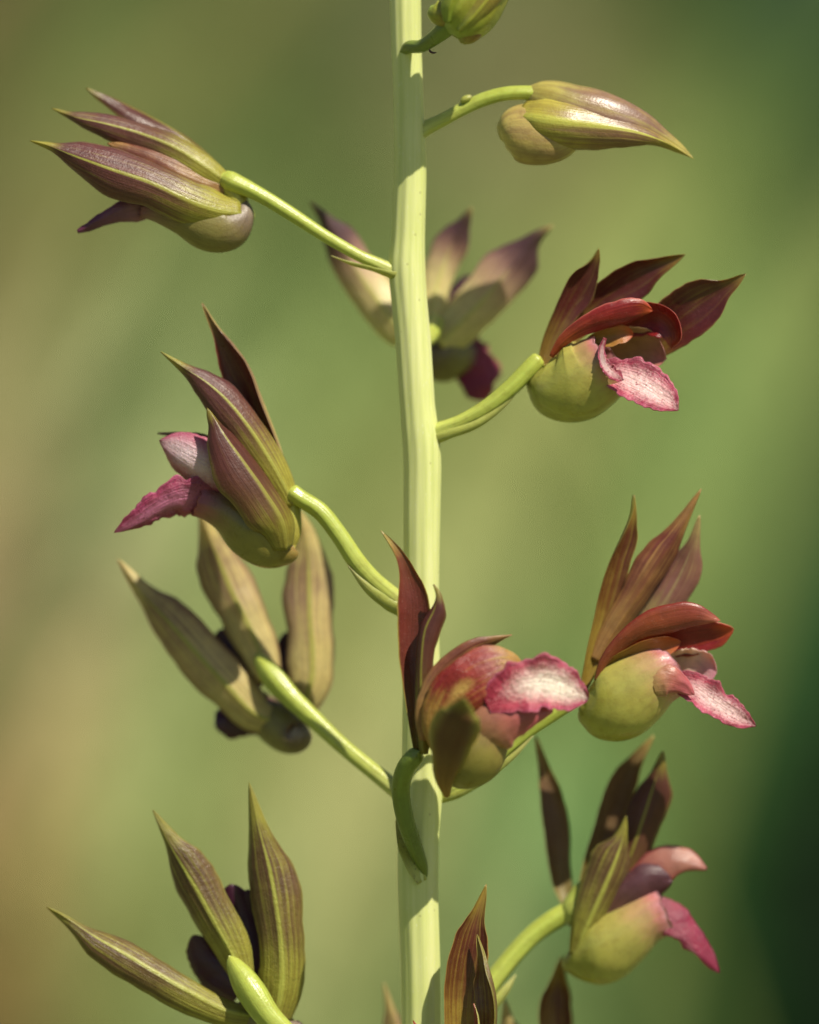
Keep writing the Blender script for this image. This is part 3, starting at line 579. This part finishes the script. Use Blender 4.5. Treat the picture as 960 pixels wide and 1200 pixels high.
blade('petal', [(310, 800, D + 12), (288, 780, D + 18), (270, 758, D + 20), (256, 738, D + 20)], [14, 24, 25, 10], 180, .7, inner=petal_dark, outer=petal_dark)
blade('petal', [(330, 800, D + 12), (336, 778, D + 18), (338, 758, D + 20), (336, 740, D + 18)], [12, 14, 14, 6], 180, .7, inner=petal_dark, outer=petal_dark)
blade('lip', [(318, 826, D + 10), (298, 834, D + 14), (278, 842, D + 16), (262, 848, D + 14), (252, 852, D + 12)], [16, 24, 24, 18, 6], 180, .6, inner=lip_magenta, outer=petal_dark, ruffle=.5)
loft('pouch', [(350, 850, D - 30), (350, 862, D - 22), (338, 860, D - 4), (322, 846, D + 14), (310, 836, D + 30)], [4, 17, 24, 26, 22], mat=pouch_grey, inner=pouch_in, open_end=True, rim=3)


# 6 in front of the stem
flower('flower', 493, 1012, -24, 'front flower before the stem, pink lip with a white centre pointing right')
pedicel([(499, 1030, -17), (495, 1014, -24), (485, 990, -34), (474, 956, -50), (470, 924, -66), (476, 900, -86), (492, 880, -100)], [2, 6, 9, 10, 10.5, 11, 11], mat=stalk_shaded)
bract([(494, 1034, -23), (484, 1016, -24), (474, 992, -22), (468, 966, -20), (468, 946, -26)], [7, 10, 9, 6, .5], 20, mat=bract_dark, cup=.7)
blade('sepal', [(491, 882, -90), (486, 840, -86), (482, 795, -82), (482, 752, -80), (484, 716, -80), (479, 682, -80), (468, 652, -82), (446, 622, -84)], [8, 11, 13, 16, 18, 15, 11, .5], [20, 12, 6, 10, 24], 1.1, inner=sepal_in_rim, outer=sepal_out_olive)
blade('sepal', [(496, 884, -102), (496, 846, -106), (494, 806, -108), (495, 770, -110), (499, 738, -110), (510, 714, -108), (513, 699, -106), (508, 685, -102)], [6, 11, 12, 12, 13, 12, 7, .5], [170, 165, 160, 150, 130, 110], 1.5, inner=sepal_in, outer=sepal_out_dark, keel=1)
blade('petal', [(498, 868, -114), (501, 836, -116), (514, 806, -116), (534, 782, -114), (558, 764, -110), (580, 753, -106), (600, 744, -102)], [6, 14, 18, 18, 15, 8, .5], [200, 212, 222, 236], 1.0, inner=petal_red, outer=petal_maroon)
blade('petal', [(512, 880, -122), (516, 846, -130), (534, 814, -136), (558, 796, -136), (584, 785, -130), (613, 778, -122)], [8, 24, 32, 33, 31, 22], [180, 178, 176], .55, inner=petal_red, outer=petal_redfrost, papilla=.6, ruffle=.3)
blade('sepal', [(524, 934, -114), (522, 914, -136), (525, 892, -158), (529, 870, -178), (537, 846, -208), (540, 834, -216), (543, 818, -232)], [4, 15, 24, 29, 27, 17, .5], [180, 180], 1.1, outer=sepal_front, keel=1, acumen=False, wl=[4, 15, 24, 29, 26, 15, 2], wr=[4, 15, 24, 29, 26, 15, 2])
loft('pouch', [(518, 905, -102), (524, 904, -104), (538, 896, -108), (554, 882, -112), (568, 864, -114), (582, 848, -114), (596, 840, -112)], [3, 20, 33, 38, 33, 22, 17], [3, 14, 24, 28, 24, 18, 14], mat=pouch_olive, inner=pouch_in, open_end=True, rim=3)
blade('lip_base', [(556, 872, -130), (574, 854, -140), (598, 842, -142), (624, 836, -138), (648, 832, -132)], [20, 31, 27, 16, 3], [178, 176], .8, inner=lip_pink, outer=lobe_rose)
blade('lip', [(570, 826, -134), (592, 814, -136), (616, 804, -136), (642, 802, -132), (666, 810, -128), (690, 819, -124)], [12, 27, 33, 31, 26, 10], [-14, -10, -6], .45, inner=lip_pink, outer=lip_pink, ruffle=.8, rfreq=8, papilla=1.6, seg=80, nu=30)

# 7 right, middle height
flower('flower', 505, 925, 0, 'right flower with a big round green pouch and pale pink hanging lip')
pedicel([(498, 932, 4), (530, 922, 2), (560, 905, 0), (590, 878, 0), (620, 855, 0), (655, 832, 0), (690, 808, 0)], [10, 10, 10, 10, 9, 9, 9])
bract([(505, 940, -2), (540, 930, -6), (575, 908, -8), (605, 884, -6), (625, 862, -4)], [8, 7, 6, 4, .5], -150)
blade('sepal', [(682, 808, 0), (694, 766, 2), (703, 730, 4), (711, 698, 4), (722, 660, 2), (734, 626, 0), (740, 604, -2), (743, 580, -4)], [6, 13, 15, 16, 13, 11, 8, .5], [34, 30, 26, 40, 60], 1.1, inner=sepal_in_brown, outer=sepal_out_olive)
blade('sepal', [(698, 775, 0), (716, 745, 0), (738, 712, -2), (758, 682, -4), (778, 650, -4), (800, 614, -2), (822, 573, 0)], [8, 14, 18, 20, 19, 13, .5], [196, 204, 208, 204], 1.1, inner=sepal_in, outer=petal_maroon, keel=1.5)
blade('sepal', [(740, 760, 20), (764, 728, 20), (784, 698, 18), (800, 668, 16), (812, 638, 12), (820, 604, 8)], [12, 20, 22, 19, 12, 1], [176, 170], .8, inner=sepal_in, outer=sepal_out_pink)
blade('petal', [(698, 798, -22), (708, 776, -26), (726, 756, -30), (752, 738, -34), (784, 728, -36), (814, 723, -34), (844, 727, -30)], [2, 6, 10, 15, 18, 16, 6], [188, 198, 202], .7, inner=petal_red, outer=petal_amber, thick=4)
blade('petal', [(740, 762, 14), (772, 752, 8), (804, 746, 2), (832, 742, -2), (860, 737, -4)], [10, 18, 22, 20, 8], [14, 20, 24], .7, inner=petal_red, outer=petal_red, thick=4)
blade('column', [(702, 800, -10), (722, 780, -14), (748, 765, -16), (774, 756, -16), (798, 752, -16)], [5, 13, 16, 14, 7], [14, 20], 1.3, inner=amber_in, outer=amber_in, thick=3.5)
loft('pouch', [(680, 826, 0), (688, 829, 0), (704, 829, -1), (724, 822, -3), (746, 808, -6), (766, 795, -8), (784, 787, -8)], [5, 24, 40, 47, 44, 37, 31], [5, 20, 32, 38, 36, 30, 24], mat=pouch_green, inner=pouch_in, open_end=True, rim=3.5, nr=64, seg=48, lobes=[(90, 14)])
blade('side_lobe', [(764, 800, -38), (782, 796, -40), (798, 802, -36), (814, 814, -30)], [17, 20, 12, 4], [172, 176], .6, inner=lobe_in, outer=lobe_rose, ruffle=.15, seg=30)
blade('side_lobe', [(782, 790, 14), (804, 784, 12), (824, 784, 6), (840, 788, 0)], [20, 26, 24, 14], [10, 6], .8, inner=lobe_pale, outer=lobe_pale, ruffle=.4)
blade('lip', [(792, 800, -12), (812, 806, -16), (830, 818, -20), (848, 830, -24), (866, 841, -26), (886, 851, -26)], [14, 19, 19, 18, 15, 4], [-20, -14, -10], .6, inner=lip_mottled, outer=lip_pink, ruffle=.85, rfreq=6.5, papilla=1.8, seg=70, nu=26)

# 8 lower left, from behind
flower('flower', 480, 1340, 0, 'lower left flower seen from behind, long olive striped sepals')
pedicel([(486, 1352, -6), (440, 1312, -20), (390, 1268, -30), (345, 1222, -36), (315, 1192, -34), (296, 1164, -26), (282, 1142, -18), (268, 1120, -12)], [10, 11, 12, 13, 15, 17, 14, 5])
blade('sepal', [(300, 1192, -8), (262, 1183, -14), (222, 1163, -18), (182, 1140, -18), (145, 1118, -16), (110, 1098, -12), (80, 1078, -8), (55, 1063, -4)], [14, 18, 21, 23, 22, 17, 10, .5], [192, 198, 200, 194], 1.2, outer=sepal_out_olive, keel=3.2)
blade('sepal', [(288, 1156, -6), (272, 1118, -8), (252, 1080, -8), (232, 1044, -6), (213, 1012, -2), (195, 980, 2), (179, 949, 6)], [12, 22, 26, 26, 23, 14, .5], [172, 166, 160, 166], 1.2, outer=sepal_out_olive, keel=3.2)
blade('sepal', [(322, 1196, -8), (330, 1156, -14), (330, 1110, -16), (325, 1066, -14), (317, 1022, -10), (304, 972, -6), (292, 917, -2)], [20, 28, 28, 27, 28, 20, .5], [184, 180, 178], 1.1, outer=sepal_out_olive, keel=3.2)
blade('petal', [(292, 1150, 16), (286, 1110, 24), (278, 1072, 26), (270, 1036, 24)], [14, 24, 24, 12], 180, .7, inner=petal_dark, outer=petal_dark)
blade('petal', [(300, 1150, 20), (300, 1110, 28), (296, 1074, 30), (290, 1042, 28)], [12, 20, 18, 8], 180, .7, inner=petal_dark, outer=petal_dark)
blade('lip', [(284, 1160, 20), (258, 1140, 28), (238, 1118, 30), (226, 1096, 28)], [18, 26, 20, 8], 180, .6, inner=petal_dark, outer=petal_dark, ruffle=.4)
loft('pouch', [(352, 1198, -6), (344, 1208, -4), (326, 1210, 4), (306, 1196, 16), (292, 1180, 28)], [4, 22, 30, 30, 24], mat=pouch_grey, inner=pouch_in, open_end=True, rim=3)

# 9 lower right
D = 70
flower('flower', 500, 1262, 14, 'lower right blurred flower with upright dark sepals and magenta lip tip')
pedicel([(494, 1270, 10), (530, 1226, 24), (560, 1176, 38), (590, 1134, 48), (622, 1098, 56), (652, 1076, 62), (680, 1062, 66)], [10, 11, 11, 11, 11, 12, 12])
bract([(520, 1250, 20), (555, 1206, 30), (590, 1166, 40), (605, 1142, 46)], [8, 8, 7, .5], -150)
loft('ovary_tip', [(664, 1082, D - 6), (672, 1070, D - 8), (682, 1056, D - 8), (688, 1040, D - 6), (690, 1030, D - 4)], [8, 17, 18, 14, 4], mat=stalk, nr=24, seg=14)
blade('sepal', [(668, 1070, 90), (658, 1036, 104), (653, 1000, 110), (650, 966, 112), (644, 930, 112), (636, 894, 110), (628, 863, 108)], [6, 12, 15, 15, 12, 9, 1.5], [14, 10, 6], .9, inner=sepal_olive_in, outer=sepal_out_tan)
blade('sepal', [(680, 1056, 92), (693, 1014, 98), (706, 976, 100), (718, 944, 100), (732, 912, 98), (748, 886, 96), (766, 862, 94)], [8, 14, 16, 17, 15, 11, 1], [20, 14], .9, inner=sepal_olive_in, outer=sepal_out_tan)
blade('sepal', [(706, 1074, 66), (724, 1036, 62), (740, 1000, 58), (753, 962, 56), (764, 928, 56), (772, 902, 56), (777, 880, 56)], [8, 16, 20, 21, 20, 14, 1], [176, 172], .9, outer=sepal_out_dark)
blade('sepal', [(674, 1120, 44), (684, 1094, 38), (698, 1062, 34), (712, 1030, 32), (723, 1002, 32), (730, 980, 34), (734, 956, 36)], [8, 16, 22, 25, 22, 13, .5], [190, 196, 196], 1.1, outer=sepal_out_olive, keel=2)
blade('petal', [(730, 1046, 52), (752, 1026, 50), (776, 1010, 50), (802, 1006, 52), (828, 1018, 54)], [8, 17, 22, 17, 2], [166, 156], .55, inner=petal_red, outer=petal_dusky, thick=3)
blade('petal', [(716, 1076, 44), (738, 1052, 40), (762, 1036, 42), (788, 1032, 46)], [10, 22, 24, 12], [190, 190], .9, inner=petal_red, outer=petal_mauve)
loft('pouch', [(664, 1118, D - 6), (670, 1122, D - 6), (686, 1120, D - 8), (706, 1114, D - 12), (732, 1096, D - 16), (756, 1078, D - 18), (780, 1068, D - 18)], [4, 20, 33, 39, 35, 29, 27], [4, 18, 26, 32, 30, 25, 20], mat=pouch_green, inner=pouch_in, open_end=True, rim=3)
blade('lip', [(762, 1064, 44), (786, 1074, 42), (806, 1090, 40), (824, 1112, 38), (843, 1140, 38)], [22, 23, 17, 13, 5], [160, 150], .7, inner=lip_deep, outer=lip_deep, ruffle=.6)

# 10 below the frame's lower edge, its sepals reaching in
flower('flower', 500, 1440, -20, 'lowest front flower, only its glossy brown sepals in the picture')
pedicel([(498, 1440, -18), (512, 1420, -40), (525, 1390, -56), (535, 1352, -64), (542, 1318, -66)], [9, 10, 10, 11, 11], mat=stalk_shaded)
blade('sepal', [(542, 1312, -34), (541, 1260, -36), (540, 1210, -38), (540, 1168, -38), (546, 1124, -38), (553, 1092, -36), (562, 1062, -34), (570, 1036, -32)], [10, 17, 20, 21, 21, 18, 10, .5], [10, 6, 0, 6], 1.0, inner=sepal_in_brown, outer=sepal_out_dark)
blade('sepal', [(556, 1316, -52), (570, 1266, -58), (576, 1222, -60), (578, 1184, -60), (575, 1150, -58), (568, 1122, -54), (559, 1095, -50)], [8, 15, 17, 17, 15, 10, .5], [-60, -52, -48], 1.3, inner=sepal_in_brown, outer=sepal_out_olive)
blade('sepal', [(540, 1350, -70), (560, 1330, -100), (575, 1306, -124), (586, 1280, -140)], [10, 24, 22, 1], [180, 180], 1.1, outer=sepal_out_dark)
blade('petal', [(544, 1320, -62), (556, 1280, -70), (562, 1230, -72), (560, 1196, -66), (556, 1176, -60)], [8, 8, 6, 5, .5], [-70, -60], .9, inner=petal_amber, outer=bract_m)
blade('petal', [(540, 1320, -66), (520, 1270, -74), (502, 1226, -72), (484, 1196, -64)], [8, 12, 9, .5], [190, 200], .9, inner=petal_red, outer=petal_red)
loft('pouch', [(536, 1352, -74), (548, 1362, -80), (572, 1358, -90), (598, 1336, -98), (620, 1316, -100)], [4, 32, 40, 32, 24], mat=pouch_olive, inner=pouch_in, open_end=True, rim=3)
blade('lip', [(610, 1316, -104), (640, 1310, -108), (670, 1322, -108), (700, 1340, -104)], [24, 32, 26, 5], [-14, -10], .5, inner=lip_pink, outer=lip_pink, ruffle=.85, rfreq=8)

# 11, 12 flowers lower down behind, only sepal tips in view
D = 125
flower('flower', 505, 1480, 20, 'blurred flower low behind, one dark sepal rising under the lower right flower')
pedicel([(500, 1486, 14), (560, 1440, 60), (620, 1370, 100), (654, 1310, 120)], [10, 11, 11, 12])
blade('sepal', [(656, 1310, D), (654, 1262, D), (651, 1220, D), (650, 1184, D), (653, 1150, D), (658, 1120, D - 4)], [8, 17, 19, 18, 15, 1], [10, 6], .9, inner=sepal_in_brown, outer=sepal_out_tan)
blade('sepal', [(648, 1316, D), (624, 1276, D), (606, 1238, D), (596, 1204, D), (592, 1172, D)], [8, 16, 17, 13, 2], [190, 186], .9, outer=sepal_out_tan)
loft('pouch', [(640, 1330, D), (656, 1344, D), (684, 1342, D), (712, 1320, D)], [4, 34, 36, 26], mat=pouch_green, inner=pouch_in, open_end=True, rim=3)
D = 130
flower('flower', 486, 1460, 20, 'blurred flower low behind the stem, only one sepal tip showing')
pedicel([(490, 1466, 16), (470, 1420, 70), (462, 1370, 110), (462, 1330, 126)], [10, 11, 11, 12])
blade('sepal', [(462, 1330, D), (462, 1282, D), (462, 1240, D), (460, 1206, D), (456, 1180, D), (450, 1152, D)], [8, 14, 13, 11, 8, 1], [180, 180], .9, outer=sepal_out_tan)
loft('pouch', [(450, 1336, D), (446, 1356, D), (430, 1366, D + 10), (410, 1350, D + 20)], [4, 30, 34, 24], mat=pouch_green, inner=pouch_in, open_end=True, rim=3)

# buds
flower('flower_bud', 477, 56, -14, 'green bud at the top edge, cut by the frame')
pedicel([(474, 60, -10), (480, 55, -24), (494, 54, -44), (511, 43, -66), (524, 32, -82), (536, 22, -88)], [5, 7, 7.5, 9, 11, 13], mat=stalk_shaded)
loft('bud_body', [(522, 34, -92), (530, 28, -92), (545, 14, -94), (562, -10, -96), (582, -40, -96), (600, -72, -96), (616, -104, -94)], [5, 24, 34, 33, 26, 15, 1], [5, 20, 28, 28, 22, 13, 1], mat=bud_green, ribs=.10)
blade('sepal', [(538, 36, -114), (552, 22, -122), (572, -2, -126), (590, -30, -122), (606, -64, -112), (620, -104, -96)], [6, 14, 16, 14, 8, .5], [186, 190], 1.4, inner=bud_red, outer=bud_red, keel=2.5)
blade('sepal', [(524, 26, -114), (528, 6, -122), (542, -20, -126), (562, -48, -122), (586, -76, -112), (612, -104, -96)], [6, 13, 15, 14, 8, .5], [178, 178], 1.4, inner=bud_green, outer=bud_green, keel=2.5)
loft('sac', [(538, 38, -92), (544, 41, -92), (550, 34, -94), (556, 22, -94)], [2, 12, 17, 12], mat=bud_red, nr=24, seg=16)
loft('sac', [(504, 8, -92), (508, 11, -92), (518, 14, -92), (530, 14, -92)], [2, 12, 17, 16], mat=bud_green, nr=24, seg=16)
loft('scar', [(503, 58, -56), (505, 61, -56), (509, 62, -57), (512, 61, -57)], [1, 1.4, 1, .3], mat=petal_dark, nr=8, seg=8)

flower('flower_bud', 498, 152, 0, 'brown pointed bud at upper right, swollen sac below')
pedicel([(488, 158, 2), (500, 150, 2), (520, 140, 0), (542, 128, -2), (566, 117, -4), (592, 110, -6), (620, 109, -6), (634, 112, -6)], [9, 8.5, 7.5, 7.5, 8, 8, 8.5, 9])
loft('bud_body', [(618, 108, -6), (630, 112, -6), (650, 119, -8), (672, 129, -10), (696, 136, -10), (724, 143, -10), (752, 151, -8), (776, 162, -6), (796, 174, -4), (812, 185, -2)],
     [8, 18, 25, 30, 32, 28, 20, 11, 6, .6], [5, 12, 19, 23, 24, 22, 16, 9, 5, .6], mat=bud_m)
blade('sepal', [(608, 136, -22), (632, 139, -38), (664, 143, -43), (700, 147, -38), (732, 152, -34), (762, 160, -24), (788, 171, -12), (813, 186, -4)], [26, 33, 32, 27, 19, 13, 8, .5], [172, 172, 170], 1.5, inner=bud_sepal, outer=bud_sepal, keel=2.5, thick=3.4)
loft('sac', [(585, 160, -6), (590, 158, -6), (602, 156, -8), (620, 157, -10), (642, 160, -12), (662, 158, -12), (684, 148, -12)], [4, 18, 31, 36, 33, 25, 6], [4, 14, 24, 27, 25, 18, 4], mat=bud_sac)
loft('bract', [(540, 120, -8), (544, 117, -9), (550, 114, -9), (553, 113, -9)], [1.5, 4, 3.5, 1], mat=bract_m, nr=12, seg=8, label='tiny pale bract stub on the bud stalk')
